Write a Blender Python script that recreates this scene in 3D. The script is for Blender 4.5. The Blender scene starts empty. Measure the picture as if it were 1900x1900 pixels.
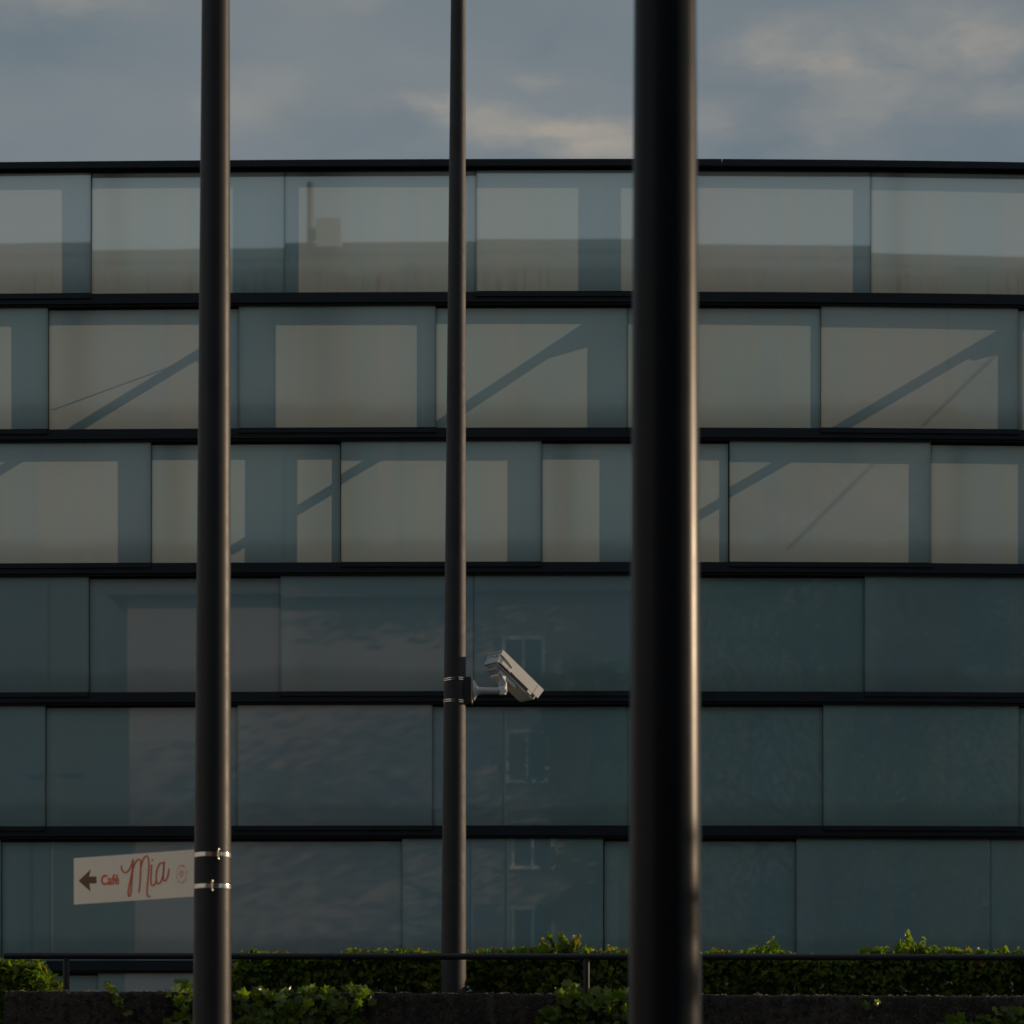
import bpy, bmesh, math, random
from mathutils import Vector, Matrix, noise
R = math.radians
C = bpy.context.scene.collection
scn = bpy.context.scene
random.seed(7)

# ------------------------------------------------------------ camera, light
F = 4470.0            # focal length in photo pixels (photo 1900 px wide)
YH = 2050.0           # eye-level line, below the frame: a level camera with lens shift
EYE = 1.6
def P(px, py, d): return Vector(((px-950)/F*d, d, EYE+(YH-py)/F*d))

cd = bpy.data.cameras.new('camera'); cam = bpy.data.objects.new('camera', cd); C.objects.link(cam)
cam.location = (0, 0, EYE); cam.rotation_euler = (R(90), 0, 0)
cd.sensor_width = 36; cd.lens = F/1900*36
cd.shift_y = (YH-950)/1900
cd.clip_end = 2000; cd.clip_start = .1
cd.dof.use_dof = True; cd.dof.focus_distance = 20; cd.dof.aperture_fstop = 6.5
scn.camera = cam

AZ, EL = R(20), R(12)                     # sun: from the right, 20 degrees behind the facade line, low
SUN = Vector((math.cos(EL)*math.cos(AZ), math.cos(EL)*math.sin(AZ), math.sin(EL)))
sd = bpy.data.lights.new('sun', 'SUN'); sun = bpy.data.objects.new('sun', sd); C.objects.link(sun)
sd.energy = 2.6; sd.angle = R(.5); sd.color = (1, .735, .475)
sun.rotation_euler = SUN.to_track_quat('Z', 'Y').to_euler()
scn.view_settings.view_transform = 'Standard'; scn.view_settings.look = 'None'
scn.view_settings.exposure = 0; scn.view_settings.gamma = 1
try: scn.view_settings.use_curve_mapping = False
except Exception: pass
scn.cycles.max_bounces = 10; scn.cycles.transparent_max_bounces = 16

class NT:
    def __init__(s, tree): s.t = tree
    def n(s, ty, **k):
        x = s.t.nodes.new(ty)
        for a, v in k.items():
            if a.startswith('i_'):
                x.inputs[a[2:].replace('_', ' ')].default_value = v
            else: setattr(x, a, v)
        return x
    def l(s, a, b): s.t.links.new(a, b)
    def m(s, op, a, b=None, c=None, clamp=False):
        x = s.t.nodes.new('ShaderNodeMath'); x.operation = op; x.use_clamp = clamp
        for i, v in enumerate((a, b, c)):
            if v is None: continue
            if isinstance(v, (int, float)): x.inputs[i].default_value = v
            else: s.l(v, x.inputs[i])
        return x.outputs[0]
    def v(s, op, a, b=None, scale=None):
        x = s.t.nodes.new('ShaderNodeVectorMath'); x.operation = op
        for i, v in enumerate((a, b)):
            if v is None: continue
            if isinstance(v, (tuple, list)): x.inputs[i].default_value = v
            else: s.l(v, x.inputs[i])
        if scale is not None: x.inputs['Scale'].default_value = scale
        return x.outputs[1] if op == 'LENGTH' else x.outputs[0]
    def mix(s, f, a, b, mode='MIX'):
        x = s.t.nodes.new('ShaderNodeMix'); x.data_type = 'RGBA'; x.blend_type = mode
        for i, v in ((0, f), (6, a), (7, b)):
            if isinstance(v, (int, float)): x.inputs[i].default_value = v
            elif isinstance(v, (tuple, list)): x.inputs[i].default_value = tuple(v)+((1,) if len(v) == 3 else ())
            else: s.l(v, x.inputs[i])
        return x.outputs[2]
    def ss(s, x, a, b, lo=0, hi=1):
        y = s.t.nodes.new('ShaderNodeMapRange'); y.interpolation_type = 'SMOOTHSTEP'
        s.l(x, y.inputs[0])
        for i, v in ((1, a), (2, b), (3, lo), (4, hi)): y.inputs[i].default_value = v
        return y.outputs[0]
    def noise(s, vec, scale, detail=5, rough=.5, dist=0):
        x = s.n('ShaderNodeTexNoise'); s.l(vec, x.inputs['Vector'])
        x.inputs['Scale'].default_value = scale; x.inputs['Detail'].default_value = detail
        x.inputs['Roughness'].default_value = rough; x.inputs['Distortion'].default_value = dist
        return x

# ------------------------------------------------------------ sky
W = bpy.data.worlds.new('World'); scn.world = W; W.use_nodes = True
t = NT(W.node_tree); W.node_tree.nodes.clear()
out = t.n('ShaderNodeOutputWorld'); bg = t.n('ShaderNodeBackground'); bg.inputs[1].default_value = .1
t.l(bg.outputs[0], out.inputs[0])
sky = t.n('ShaderNodeTexSky'); sky.sky_type = 'NISHITA'; sky.sun_disc = False
sky.sun_elevation = EL; sky.sun_rotation = R(90)-AZ
tc = t.n('ShaderNodeTexCoord'); g = tc.outputs['Generated']
sx = t.n('ShaderNodeSeparateXYZ'); t.l(g, sx.inputs[0])
zz = t.m('ADD', t.m('MAXIMUM', sx.outputs[2], 0.0), .1)
cb = t.n('ShaderNodeCombineXYZ')
t.l(t.m('DIVIDE', sx.outputs[0], zz), cb.inputs[0]); t.l(t.m('DIVIDE', sx.outputs[1], zz), cb.inputs[1])
p0 = cb.outputs[0]
def skyp(px, py):
    v = Vector(((px-950)/F, 1, (YH-py)/F)).normalized(); k = v.z+.1
    return (v.x/k, v.y/k, 0)
wn = t.noise(p0, 9, 5, .6)
warp = t.v('SCALE', t.v('SUBTRACT', wn.outputs['Color'], (.5, .5, .5)), scale=.11)
p = t.v('ADD', p0, warp)
n1 = t.noise(p, 2.0, 4, .5).outputs['Fac']
n2 = t.noise(p, 6.5, 6, .5).outputs['Fac']
blobs = None
for (px, py, rx, ry, a) in [(1470, 125, 190, 80, 1.0), (1760, 75, 230, 90, .8), (1620, 190, 380, 110, .45), (1000, 235, 230, 42, 1.0), (780, 205, 130, 30, .6), (1130, 270, 170, 50, .9),
                            (640, 5, 120, 40, .75), (90, 5, 260, 50, .45), (1600, 250, 260, 60, .4), (1850, 190, 160, 80, .4), (470, 190, 120, 60, .3), (1340, 230, 220, 60, .5), (1040, 150, 130, 25, .35)]:
    c0 = skyp(px, py); cx = skyp(px+rx, py); cy = skyp(px, py-ry)
    d = t.v('SUBTRACT', p, c0)
    d = t.v('MULTIPLY', d, (1/abs(cx[0]-c0[0]), 1/abs(cy[1]-c0[1]), 0))
    q = t.m('MULTIPLY', t.ss(t.v('LENGTH', d), 0, 1.35, 1, 0), a)
    blobs = q if blobs is None else t.m('MAXIMUM', blobs, q)
front = t.ss(sx.outputs[1], 0, .2)
blobs = t.m('MULTIPLY', blobs, front)
lightf = t.m('ADD', t.ss(n1, .36, .68), t.m('MULTIPLY', t.m('SUBTRACT', n2, .5), .75), clamp=True)
base = t.mix(lightf, (1.50, 1.88, 2.16), (2.15, 2.40, 2.50))
wf = t.m('MULTIPLY', t.ss(n2, .36, .68), 1.0)
wgen = t.m('MULTIPLY', t.ss(n1, .60, .74), t.m('MULTIPLY', wf, .4))
wm = t.m('MAXIMUM', t.m('MULTIPLY', blobs, t.m('ADD', wf, .25)), wgen, clamp=True)
cloud = t.mix(wm, base, (3.7, 3.35, 2.85))
back = t.ss(sx.outputs[1], .1, -.3)
cloud = t.mix(t.m('MULTIPLY', back, .8), cloud, (3.3, 3.5, 3.6))
low = t.ss(sx.outputs[2], .02, .22, 1, 0)
cloud = t.mix(t.m('MULTIPLY', low, .35), cloud, (3.0, 2.6, 2.3))
west = t.m('MULTIPLY', t.ss(sx.outputs[0], -.55, -.85), t.ss(sx.outputs[2], .12, .5, 1, 0))
cloud = t.mix(t.m('MULTIPLY', west, .5), cloud, (6.0, 4.3, 2.9))
t.l(t.mix(.9, sky.outputs[0], cloud), bg.inputs[0])

# ------------------------------------------------------------ helpers
def link_mesh(name, bm, mat, parent=None, smooth=False, angle=None):
    me = bpy.data.meshes.new(name); bm.normal_update(); bm.to_mesh(me); bm.free()
    o = bpy.data.objects.new(name, me); C.objects.link(o)
    for m_ in (mat if isinstance(mat, (list, tuple)) else [mat]): me.materials.append(m_)
    if smooth:
        for f in me.polygons: f.use_smooth = True
        if angle:
            try: me.set_sharp_from_angle(angle=R(angle))
            except Exception: pass
    if parent is not None:
        o.parent = parent
        o.matrix_parent_inverse = parent.matrix_world.inverted() if parent.location.length == 0 else Matrix.Translation(-parent.location)
    return o
def thing(name, label, cat, loc=(0, 0, 0), group=None):
    o = bpy.data.objects.new(name, None); C.objects.link(o); o.location = loc
    o.empty_display_size = .2
    o['label'] = label; o['category'] = cat
    if group: o['group'] = group
    return o
def structure(o): o['kind'] = 'structure'; return o
def box(bm, x0, x1, y0, y1, z0, z1, mi=0):
    v = [bm.verts.new(c) for c in ((x0,y0,z0),(x1,y0,z0),(x1,y1,z0),(x0,y1,z0),(x0,y0,z1),(x1,y0,z1),(x1,y1,z1),(x0,y1,z1))]
    fs = []
    for i in ((0,3,2,1),(4,5,6,7),(0,1,5,4),(1,2,6,5),(2,3,7,6),(3,0,4,7)):
        f = bm.faces.new([v[j] for j in i]); f.material_index = mi; fs.append(f)
    return v, fs
def bevel(bm, w, seg=2):
    bmesh.ops.bevel(bm, geom=[e for e in bm.edges], offset=w, segments=seg, affect='EDGES', profile=.6)
def tube(bm, pts, rads, n=12, cap=True):
    rings = []
    pts = [Vector(p) for p in pts]
    up = Vector((0, 0, 1))
    for i, p in enumerate(pts):
        a = pts[max(i-1, 0)]; b = pts[min(i+1, len(pts)-1)]; d = (b-a).normalized()
        u = d.cross(up)
        if u.length < .05: u = d.cross(Vector((0, 1, 0)))
        u.normalize(); w = u.cross(d)
        r = rads[i] if isinstance(rads, (list, tuple)) else rads
        rings.append([bm.verts.new(p+u*math.cos(2*math.pi*k/n)*r+w*math.sin(2*math.pi*k/n)*r) for k in range(n)])
    for a, b in zip(rings, rings[1:]):
        for k in range(n):
            bm.faces.new((a[k], a[(k+1) % n], b[(k+1) % n], b[k]))
    if cap:
        bm.faces.new(rings[0][::-1]); bm.faces.new(rings[-1])
    return rings
def prism(bm, pts, depth_vec):
    """closed polygon (3d points) extruded along a vector"""
    dv = Vector(depth_vec); n = len(pts)
    a = [bm.verts.new(Vector(p)) for p in pts]; b = [bm.verts.new(Vector(p)+dv) for p in pts]
    bm.faces.new(a); bm.faces.new(b[::-1])
    for i in range(n): bm.faces.new((a[i], b[i], b[(i+1) % n], a[(i+1) % n]))
    bmesh.ops.recalc_face_normals(bm, faces=bm.faces)

# ------------------------------------------------------------ materials
def mat(name, col, rough=.6, metal=0, spec=.5, bump=0, bscale=50, var=0, vscale=5, rvar=0, coat=0):
    m_ = bpy.data.materials.new(name); m_.use_nodes = True; k = NT(m_.node_tree)
    b = m_.node_tree.nodes['Principled BSDF']
    b.inputs['Roughness'].default_value = rough; b.inputs['Metallic'].default_value = metal
    b.inputs['Specular IOR Level'].default_value = spec
    if coat: b.inputs['Coat Weight'].default_value = coat; b.inputs['Coat Roughness'].default_value = .08
    o = k.n('ShaderNodeTexCoord').outputs['Object']
    if var:
        n = k.noise(o, vscale, 6, .6).outputs['Fac']; f = k.ss(n, .3, .7)
        k.l(k.mix(f, tuple(c*(1-var) for c in col), tuple(min(1, c*(1+var)) for c in col)), b.inputs['Base Color'])
    else: b.inputs['Base Color'].default_value = (*col, 1)
    if rvar:
        n = k.noise(o, vscale*3, 5, .6).outputs['Fac']; k.l(k.ss(n, .3, .7, rough-rvar, rough+rvar), b.inputs['Roughness'])
    if bump:
        n = k.noise(o, bscale, 4, .6).outputs['Fac']; bp = k.n('ShaderNodeBump'); bp.inputs['Strength'].default_value = bump; bp.inputs['Distance'].default_value = .01
        k.l(n, bp.inputs['Height']); k.l(bp.outputs[0], b.inputs['Normal'])
    return m_

M_frame = mat('dark_navy_powder_coat', (.010, .016, .023), .45, 0, .22, .12, 3, .2, 1.5, .08)
M_recess = mat('black_recessed_profile', (.007, .008, .009), .7, 0, .2)
M_pole_a = mat('dark_anodised_pole_paint', (.019, .021, .025), .47, 0, .34, .03, 300, .12, 4, .03)
M_pole_b = mat('grainy_pole_paint', (.021, .023, .027), .50, 0, .38, .22, 420, .15, 5, .04)
M_pole_c = mat('smooth_pole_paint', (.006, .009, .013), .32, 0, .17, 0, 200, .1, 3, .02)
M_steel = mat('polished_steel_strap', (.62, .60, .56), .16, 1, .5, .05, 90)
M_rail = mat('dark_rail_paint', (.014, .018, .025), .42, 0, .35, .05, 60)
M_cam = mat('off_white_camera_plastic', (.86, .85, .83), .40, 0, .4, .03, 120, .03, 14)
M_camgrey = mat('grey_camera_casting', (.46, .50, .53), .42, 0, .4, .03, 120)
M_dark = mat('black_rubber', (.015, .015, .016), .6)
M_struct = mat('galvanised_steel_member', (.20, .22, .23), .55, 0, .4)
M_roof = mat('pale_roof_gravel', (.34, .33, .31), .9, 0, .2, .3, 8, .15, 2)
M_gasket = mat('grey_gasket', (.10, .12, .12), .7)
M_bounce = mat('white_bounce_strip', (.85, .86, .84), .7)
M_body = mat('inner_wall_render', (.62, .74, .80), .85, 0, .2, 0, 5, .1, .5)

def wall_mat():
    m_ = bpy.data.materials.new('dark_weathered_concrete'); m_.use_nodes = True; k = NT(m_.node_tree)
    b = m_.node_tree.nodes['Principled BSDF']; b.inputs['Roughness'].default_value = .9; b.inputs['Specular IOR Level'].default_value = .25
    o = k.n('ShaderNodeTexCoord').outputs['Object']
    big = k.noise(o, 1.6, 6, .65).outputs['Fac']; med = k.noise(o, 26, 6, .7).outputs['Fac']; fine = k.noise(o, 95, 4, .7).outputs['Fac']
    st = k.n('ShaderNodeMapping'); st.inputs['Scale'].default_value = (16, 16, 1.2); k.l(o, st.inputs[0])
    streak = k.noise(st.outputs[0], 1, 4, .6).outputs['Fac']
    vo = k.n('ShaderNodeTexVoronoi'); vo.inputs['Scale'].default_value = 60; k.l(o, vo.inputs['Vector'])
    c = k.mix(k.ss(big, .35, .65), (.028, .024, .023), (.062, .054, .050))
    c = k.mix(k.m('MULTIPLY', k.ss(streak, .5, .75), .5), c, (.10, .09, .085))
    c = k.mix(k.ss(fine, .59, .70), c, (.30, .28, .26))
    c = k.mix(k.ss(med, .52, .40, 0, .8), c, (.014, .012, .011))
    k.l(c, b.inputs['Base Color'])
    h = k.m('ADD', k.m('MULTIPLY', med, 1.0), k.m('MULTIPLY', fine, .45))
    h = k.m('SUBTRACT', h, k.m('MULTIPLY', k.ss(vo.outputs['Distance'], .05, .35, 1, 0), .25))
    bp = k.n('ShaderNodeBump'); bp.inputs['Strength'].default_value = 1; bp.inputs['Distance'].default_value = .03
    k.l(h, bp.inputs['Height']); k.l(bp.outputs[0], b.inputs['Normal'])
    return m_
M_wall = wall_mat()

def leaf_mat(name, c1, c2, c3, trans=.5, rough=.4):
    m_ = bpy.data.materials.new(name); m_.use_nodes = True; k = NT(m_.node_tree); m_.node_tree.nodes.clear()
    out = k.n('ShaderNodeOutputMaterial'); geo = k.n('ShaderNodeNewGeometry')
    r = geo.outputs['Random Per Island']
    c = k.mix(k.ss(r, 0, .6), c1, c2); c = k.mix(k.ss(r, .86, 1.0), c, c3)
    b = k.n('ShaderNodeBsdfPrincipled'); b.inputs['Roughness'].default_value = rough; k.l(c, b.inputs['Base Color'])
    b.inputs['Specular IOR Level'].default_value = .35
    tr = k.n('ShaderNodeBsdfTranslucent'); k.l(k.mix(1, c, (1.7, 2.1, .6), 'MULTIPLY'), tr.inputs['Color'])
    mx = k.n('ShaderNodeMixShader'); mx.inputs[0].default_value = trans
    k.l(b.outputs[0], mx.inputs[1]); k.l(tr.outputs[0], mx.inputs[2]); k.l(mx.outputs[0], out.inputs[0])
    return m_
M_leaf = leaf_mat('hedge_leaf', (.050, .09, .009), (.11, .155, .017), (.30, .28, .03), .58)
M_shoot = leaf_mat('young_shoot_leaf', (.10, .15, .02), (.15, .19, .03), (.22, .10, .04), .55)
M_ivy = leaf_mat('ivy_leaf', (.045, .075, .012), (.11, .155, .02), (.24, .28, .04), .5, .28)
M_tree = leaf_mat('tree_leaf', (.035, .055, .02), (.05, .08, .025), (.08, .10, .03), .35, .6)
M_bark = mat('brown_bark', (.07, .055, .045), .9, 0, .2, .5, 30, .3, 9)
M_twig = mat('reddish_twig', (.12, .07, .04), .8)

FZ0 = EYE+(YH-545)/F*32
def glass_mat():
    m_ = bpy.data.materials.new('etched_glass'); m_.use_nodes = True; k = NT(m_.node_tree); m_.node_tree.nodes.clear()
    out = k.n('ShaderNodeOutputMaterial')
    uv = k.n('ShaderNodeUVMap'); uv.uv_map = 'UVMap'; s = k.n('ShaderNodeSeparateXYZ'); k.l(uv.outputs[0], s.inputs[0])
    o = k.n('ShaderNodeTexCoord').outputs['Object']; rnd = k.n('ShaderNodeObjectInfo').outputs['Random']
    mp = k.n('ShaderNodeMapping'); mp.inputs['Scale'].default_value = (7, 1, .55); k.l(o, mp.inputs[0])
    st = k.noise(mp.outputs[0], 2.2, 6, .7).outputs['Fac']
    soft = k.noise(o, .55, 4, .5).outputs['Fac']
    mp2 = k.n('ShaderNodeMapping'); mp2.inputs['Scale'].default_value = (3, 1, .05); k.l(o, mp2.inputs[0])
    vert = k.noise(mp2.outputs[0], 1.2, 3, .5).outputs['Fac']
    sp = k.noise(o, 9, 3, .8).outputs['Fac']
    low = k.ss(s.outputs[1], .03, .30, 1, 0)
    szo = k.n('ShaderNodeSeparateXYZ'); k.l(o, szo.inputs[0])
    dirt_and_shade = k.m('MULTIPLY', k.m('MULTIPLY', low, k.m('MULTIPLY', k.ss(st, .45, .78), k.ss(k.noise(o, .9, 3, .5).outputs['Fac'], .38, .65))), k.ss(szo.outputs[2], FZ0-.1, FZ0, .12, .9))
    dirt_and_shade = k.m('ADD', k.m('MULTIPLY', dirt_and_shade, .55), k.m('MULTIPLY', k.ss(s.outputs[1], 0, .12, 1, 0), .10))
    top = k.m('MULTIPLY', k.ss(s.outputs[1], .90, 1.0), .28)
    edge = k.m('MULTIPLY', k.ss(k.m('ABSOLUTE', k.m('SUBTRACT', s.outputs[0], .5)), .485, .5), .25)
    dirt_and_shade = k.m('ADD', dirt_and_shade, k.m('ADD', top, edge), clamp=True)
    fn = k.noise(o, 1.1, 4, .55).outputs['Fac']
    bottom_shade = k.ss(k.m('ADD', s.outputs[1], k.m('MULTIPLY', k.m('SUBTRACT', fn, .5), .22)), .23, .12, 0, .30)  # soft shade along the pane bottoms, painted into the colour with a lumpy edge
    dirt_and_shade = k.m('ADD', dirt_and_shade, bottom_shade, clamp=True)
    dirt_and_shade = k.m('MAXIMUM', dirt_and_shade, k.m('MULTIPLY', k.ss(sp, .74, .80), .5))
    tint = k.mix(rnd, (.43, .575, .63), (.46, .55, .62))
    tint = k.mix(k.ss(soft, .3, .7, 0, .5), tint, (.39, .56, .66))
    tint = k.mix(k.ss(vert, .35, .7, 0, .35), tint, (.55, .56, .54))
    col = k.mix(dirt_and_shade, tint, (.17, .16, .13))
    tr = k.n('ShaderNodeBsdfTranslucent'); k.l(k.mix(1, col, (1.17, .97, .88), 'MULTIPLY'), tr.inputs[0])
    df = k.n('ShaderNodeBsdfDiffuse'); k.l(k.mix(1, col, (.80, 1.06, 1.09), 'MULTIPLY'), df.inputs[0])
    m1 = k.n('ShaderNodeMixShader'); m1.inputs[0].default_value = .50
    k.l(tr.outputs[0], m1.inputs[1]); k.l(df.outputs[0], m1.inputs[2])
    gl = k.n('ShaderNodeBsdfGlossy'); gl.inputs['Roughness'].default_value = .015; gl.inputs['Color'].default_value = (.88, .98, 1, 1)
    wav = k.noise(o, .9, 2, .5).outputs['Fac']; bp = k.n('ShaderNodeBump'); bp.inputs['Strength'].default_value = .012; bp.inputs['Distance'].default_value = .01
    k.l(wav, bp.inputs['Height']); k.l(bp.outputs[0], gl.inputs['Normal'])
    m2 = k.n('ShaderNodeMixShader'); k.l(k.m('MULTIPLY', k.m('SUBTRACT', 1, dirt_and_shade), .25), m2.inputs[0])
    k.l(m1.outputs[0], m2.inputs[1]); k.l(gl.outputs[0], m2.inputs[2]); k.l(m2.outputs[0], out.inputs[0])
    return m_
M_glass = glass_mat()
M_clear = bpy.data.materials.new('clear_glass_back'); M_clear.use_nodes = True
k = NT(M_clear.node_tree); M_clear.node_tree.nodes.clear()
oo = k.n('ShaderNodeOutputMaterial'); tb = k.n('ShaderNodeBsdfTransparent'); tb.inputs[0].default_value = (.92, .97, .96, 1); k.l(tb.outputs[0], oo.inputs[0])
M_edge = mat('green_glass_edge', (.10, .15, .14), .3)

# ------------------------------------------------------------ ground
bm = bmesh.new()
v = [bm.verts.new(c) for c in ((-600, -600, 0), (600, -600, 0), (600, 600, 0), (-600, 600, 0))]; bm.faces.new(v)
M_ground = mat('grey_paving', (.09, .088, .085), .9, 0, .3, .3, 20, .2, .8)
structure(link_mesh('ground', bm, M_ground))
bm = bmesh.new(); box(bm, -200, 200, 13.9, 500, -.2, 1.72)
structure(link_mesh('terrace', bm, mat('terrace_soil', (.05, .045, .035), .95, 0, .2, .4, 12, .3, 2)))

# ------------------------------------------------------------ glass building
D = 32.0
def FX(px): return (px-950)/F*D
def FZ(py, off=0.0): return EYE+(YH-py)/F*(D+off)
X0 = FX(1170)
def bend(x):
    u = x-X0
    return (.0016 if u < 0 else .0043)*u*u
def bslope(x):
    u = x-X0
    return 2*(.0016 if u < 0 else .0043)*u
def apply_bend(bm):
    for v_ in bm.verts: v_.co.y += bend(v_.co.x)
bld = thing('glass_building', 'wide building clad in six staggered rows of frosted glass panels between dark bands', 'building', (0, D, 1.72))
bands = [(294.5, 306, 314.5), (541, 559.5, 569), (793, 811, 821), (1042.5, 1061, 1070), (1282.5, 1301, 1310), (1531.5, 1550, 1560), (1781.5, 1800, 1809), (2031, 2040, 2049)]
rows = [  # joint positions per row; f = panel set forward
    ([-560, -192, 168, 528, 884, 1250, 1617, 1980, 2340], 'bfbbfbbb'),
    ([-640, -270, 88, 443, 809, 1165, 1523, 1892, 2260], 'bfbfbbfb'),
    ([-450, -80, 280, 633, 1005, 1353, 1728, 2090, 2450], 'bfbfbfbb'),
    ([-560, -192, 164, 520, 879, 1240, 1604, 1970, 2340], 'bfbffbff'),
    ([-640, -275, 83, 440, 803, 1165, 1527, 1893, 2260], 'bfbfbbfb'),
    ([-730, -360, 0, 380, 746, 1121, 1477, 1840, 2210], 'bfbbfbff'),
    ([-560, -192, 180, 540, 900, 1260, 1620, 1980, 2340], 'bbfbfbfb')]
XL, XR = FX(-760), FX(2480)
def strip(bm, x0, x1, y0, y1, z0, z1, step=.9):
    n = max(1, int((x1-x0)/step)); xs = [x0+(x1-x0)*i/n for i in range(n+1)]
    rr = [[bm.verts.new(c) for c in ((x, y0, z0), (x, y1, z0), (x, y1, z1), (x, y0, z1))] for x in xs]
    for a, b in zip(rr, rr[1:]):
        for j in range(4): bm.faces.new((a[j], a[(j+1) % 4], b[(j+1) % 4], b[j]))
    bm.faces.new(rr[0]); bm.faces.new(rr[-1][::-1])
def fin(bm):
    bmesh.ops.recalc_face_normals(bm, faces=bm.faces)
cut = FX(1338)
for bi, (a, b, c) in enumerate(bands):
    za, zb, zc = FZ(a), FZ(b), FZ(c)
    segs = [(XL, cut-.006), (cut+.006, XR)] if bi == 0 else [(XL, XR)]
    of = -.10 if bi else -.16
    za, zb, zc = FZ(a, of), FZ(b, of), FZ(c, -.06)
    bm = bmesh.new()
    for s0, s1 in segs: strip(bm, s0, s1, D+of, D+.12, zb, za)
    if bi == 0:
        for s0, s1 in segs:                       # projecting drip edge of the coping
            strip(bm, s0, s1, D-.18, D-.162, zb-.01, za-.02)
    apply_bend(bm); fin(bm)
    link_mesh('coping' if bi == 0 else 'horizontal_profile', bm, M_frame, bld)
    bm = bmesh.new()
    strip(bm, XL, XR, D-.020, D+.118, zc, zb-.003)
    strip(bm, XL, XR, D-.080, D-.060, zb-.035, zb-.003)
    apply_bend(bm); fin(bm)
    link_mesh('recessed_profile', bm, M_recess, bld)
    if bi < 7:                                    # maintenance ledge behind the glass
        bm = bmesh.new(); strip(bm, XL, XR, D+.122, D+.36, zc+.01, zc+.07); apply_bend(bm); fin(bm)
        link_mesh('ledge', bm, M_struct, bld)
        if bi:                                    # upstand at the back edge of each ledge
            dd_ = .33 if bi < 4 else .13
            bm = bmesh.new(); strip(bm, XL, XR, D+dd_, D+dd_+.029, zc+.072, za+.22 if bi < 4 else za+.30); apply_bend(bm); fin(bm)
            link_mesh('upstand', bm, M_frame, bld)
rnd = random.Random(3)
for ri, (js, fl) in enumerate(rows):
    z1 = FZ(bands[ri][2]-2); z0 = FZ(bands[ri+1][0])
    for i in range(len(js)-1):
        fwd = fl[i] == 'f'
        gap = .002 if js[i+1] not in (633, 1353, 1121) else .014
        xa, xb = FX(js[i])+.002, FX(js[i+1])-gap
        yf = -.045 if fwd else 0.0
        j = [rnd.uniform(-.0022, .0022) for _ in range(4)]
        zt = z1+(.012 if fwd else -.004); zb_ = z0-(.004 if fwd else .0)
        bm = bmesh.new(); uvl = bm.loops.layers.uv.new('UVMap')
        ya, yb = D+yf+bend(xa), D+yf+bend(xb)
        fr = [bm.verts.new(c) for c in ((xa, ya+j[0], zb_), (xb, yb+j[1], zb_), (xb, yb+j[1]+j[2], zt), (xa, ya+j[0]+j[2], zt))]
        bk = [bm.verts.new(v_.co+Vector((0, .02, 0))) for v_ in fr]
        f = bm.faces.new(fr); f.material_index = 0
        for lp, u in zip(f.loops, ((0, 0), (1, 0), (1, 1), (0, 1))): lp[uvl].uv = u
        f = bm.faces.new(bk[::-1]); f.material_index = 1
        for q in range(4):
            f = bm.faces.new((fr[q], bk[q], bk[(q+1) % 4], fr[(q+1) % 4])); f.material_index = 2
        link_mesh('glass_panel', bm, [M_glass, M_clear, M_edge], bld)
        # gasket bar behind the joint, seen only as the dark line between two panes
        bm = bmesh.new(); xj = FX(js[i+1]); box(bm, xj-.014, xj+.008, D+.024, D+.045, z0, z1); apply_bend(bm)
        link_mesh('joint_gasket', bm, M_gasket if gap < .01 else M_recess, bld)
        if ri > 2:                                # pale strip added behind the pane edge to bounce light into it
            bm = bmesh.new(); box(bm, xj+.016, xj+.20, D+.046, D+.056, z0+.02, z1-.02); apply_bend(bm)
            link_mesh('bounce_strip', bm, M_bounce, bld)
        if fwd and ri < 6:                        # sill lip carrying a forward pane
            bm = bmesh.new(); strip(bm, xa-.004, xb+.004, D-.125, D-.1015, FZ(bands[ri+1][0]+8, -.125), FZ(bands[ri+1][0]+.6, -.125)); apply_bend(bm); fin(bm)
            link_mesh('sill_lip', bm, M_frame, bld)
# inner building: closed wall behind rows four to seven, its roof level with band three
bm = bmesh.new(); zr = FZ(1062)
box(bm, XL, XR, D+.50, D+16, 1.7, zr)
link_mesh('inner_wall', bm, M_body, bld)
bm = bmesh.new(); strip(bm, XL, XR, D+.365, D+1.3, zr+.004, zr+.05); apply_bend(bm); fin(bm); link_mesh('roof', bm, M_roof, bld)
# steel behind the open screen: posts and braces whose shadows fall on the panes
kx, kz = SUN.x/SUN.y, SUN.z/SUN.y
def member(name, quad, d, th, m_=M_struct):
    """quad: photo pixels of the shadow on the glass; the bar stands d metres behind it"""
    bm = bmesh.new()
    pts = []
    for px, py in quad:
        x = FX(px)+d*kx; pts.append((x, D+d+bend(FX(px)), FZ(py)+d*kz))
    prism(bm, pts, (0, th, 0))
    link_mesh(name, bm, m_, bld)
def post(x0, x1, y0, y1, d=.25, th=.02, name='post'):
    c = th*kx*139.7
    member(name, [(x0+c, y0), (x1, y0), (x1, y1), (x0+c, y1)], d, th)
for (x0, x1, r, d) in [(130, 168, 0, .16), (430, 526, 0, .3), (528, 553, 0, .16), (1088, 1168, 0, .3), (1583, 1617, 0, .16), (-230, -205, 0, .16),
                    (35, 88, 1, .2), (446, 528, 1, .3), (1088, 1164, 1, .3), (1884, 1900, 1, .16), (-330, -280, 1, .2),
                    (233, 281, 2, .16), (452, 550, 2, .3), (958, 1006, 2, .16), (1110, 1168, 2, .3), (1705, 1727, 2, .16), (1890, 1910, 2, .16), (-120, -95, 2, .16)]:
    post(x0, x1, bands[r][2]-12 if r else 318+d*kz*139.7, bands[r+1][0]+6, d, .012 if d < .25 else .02)
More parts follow.
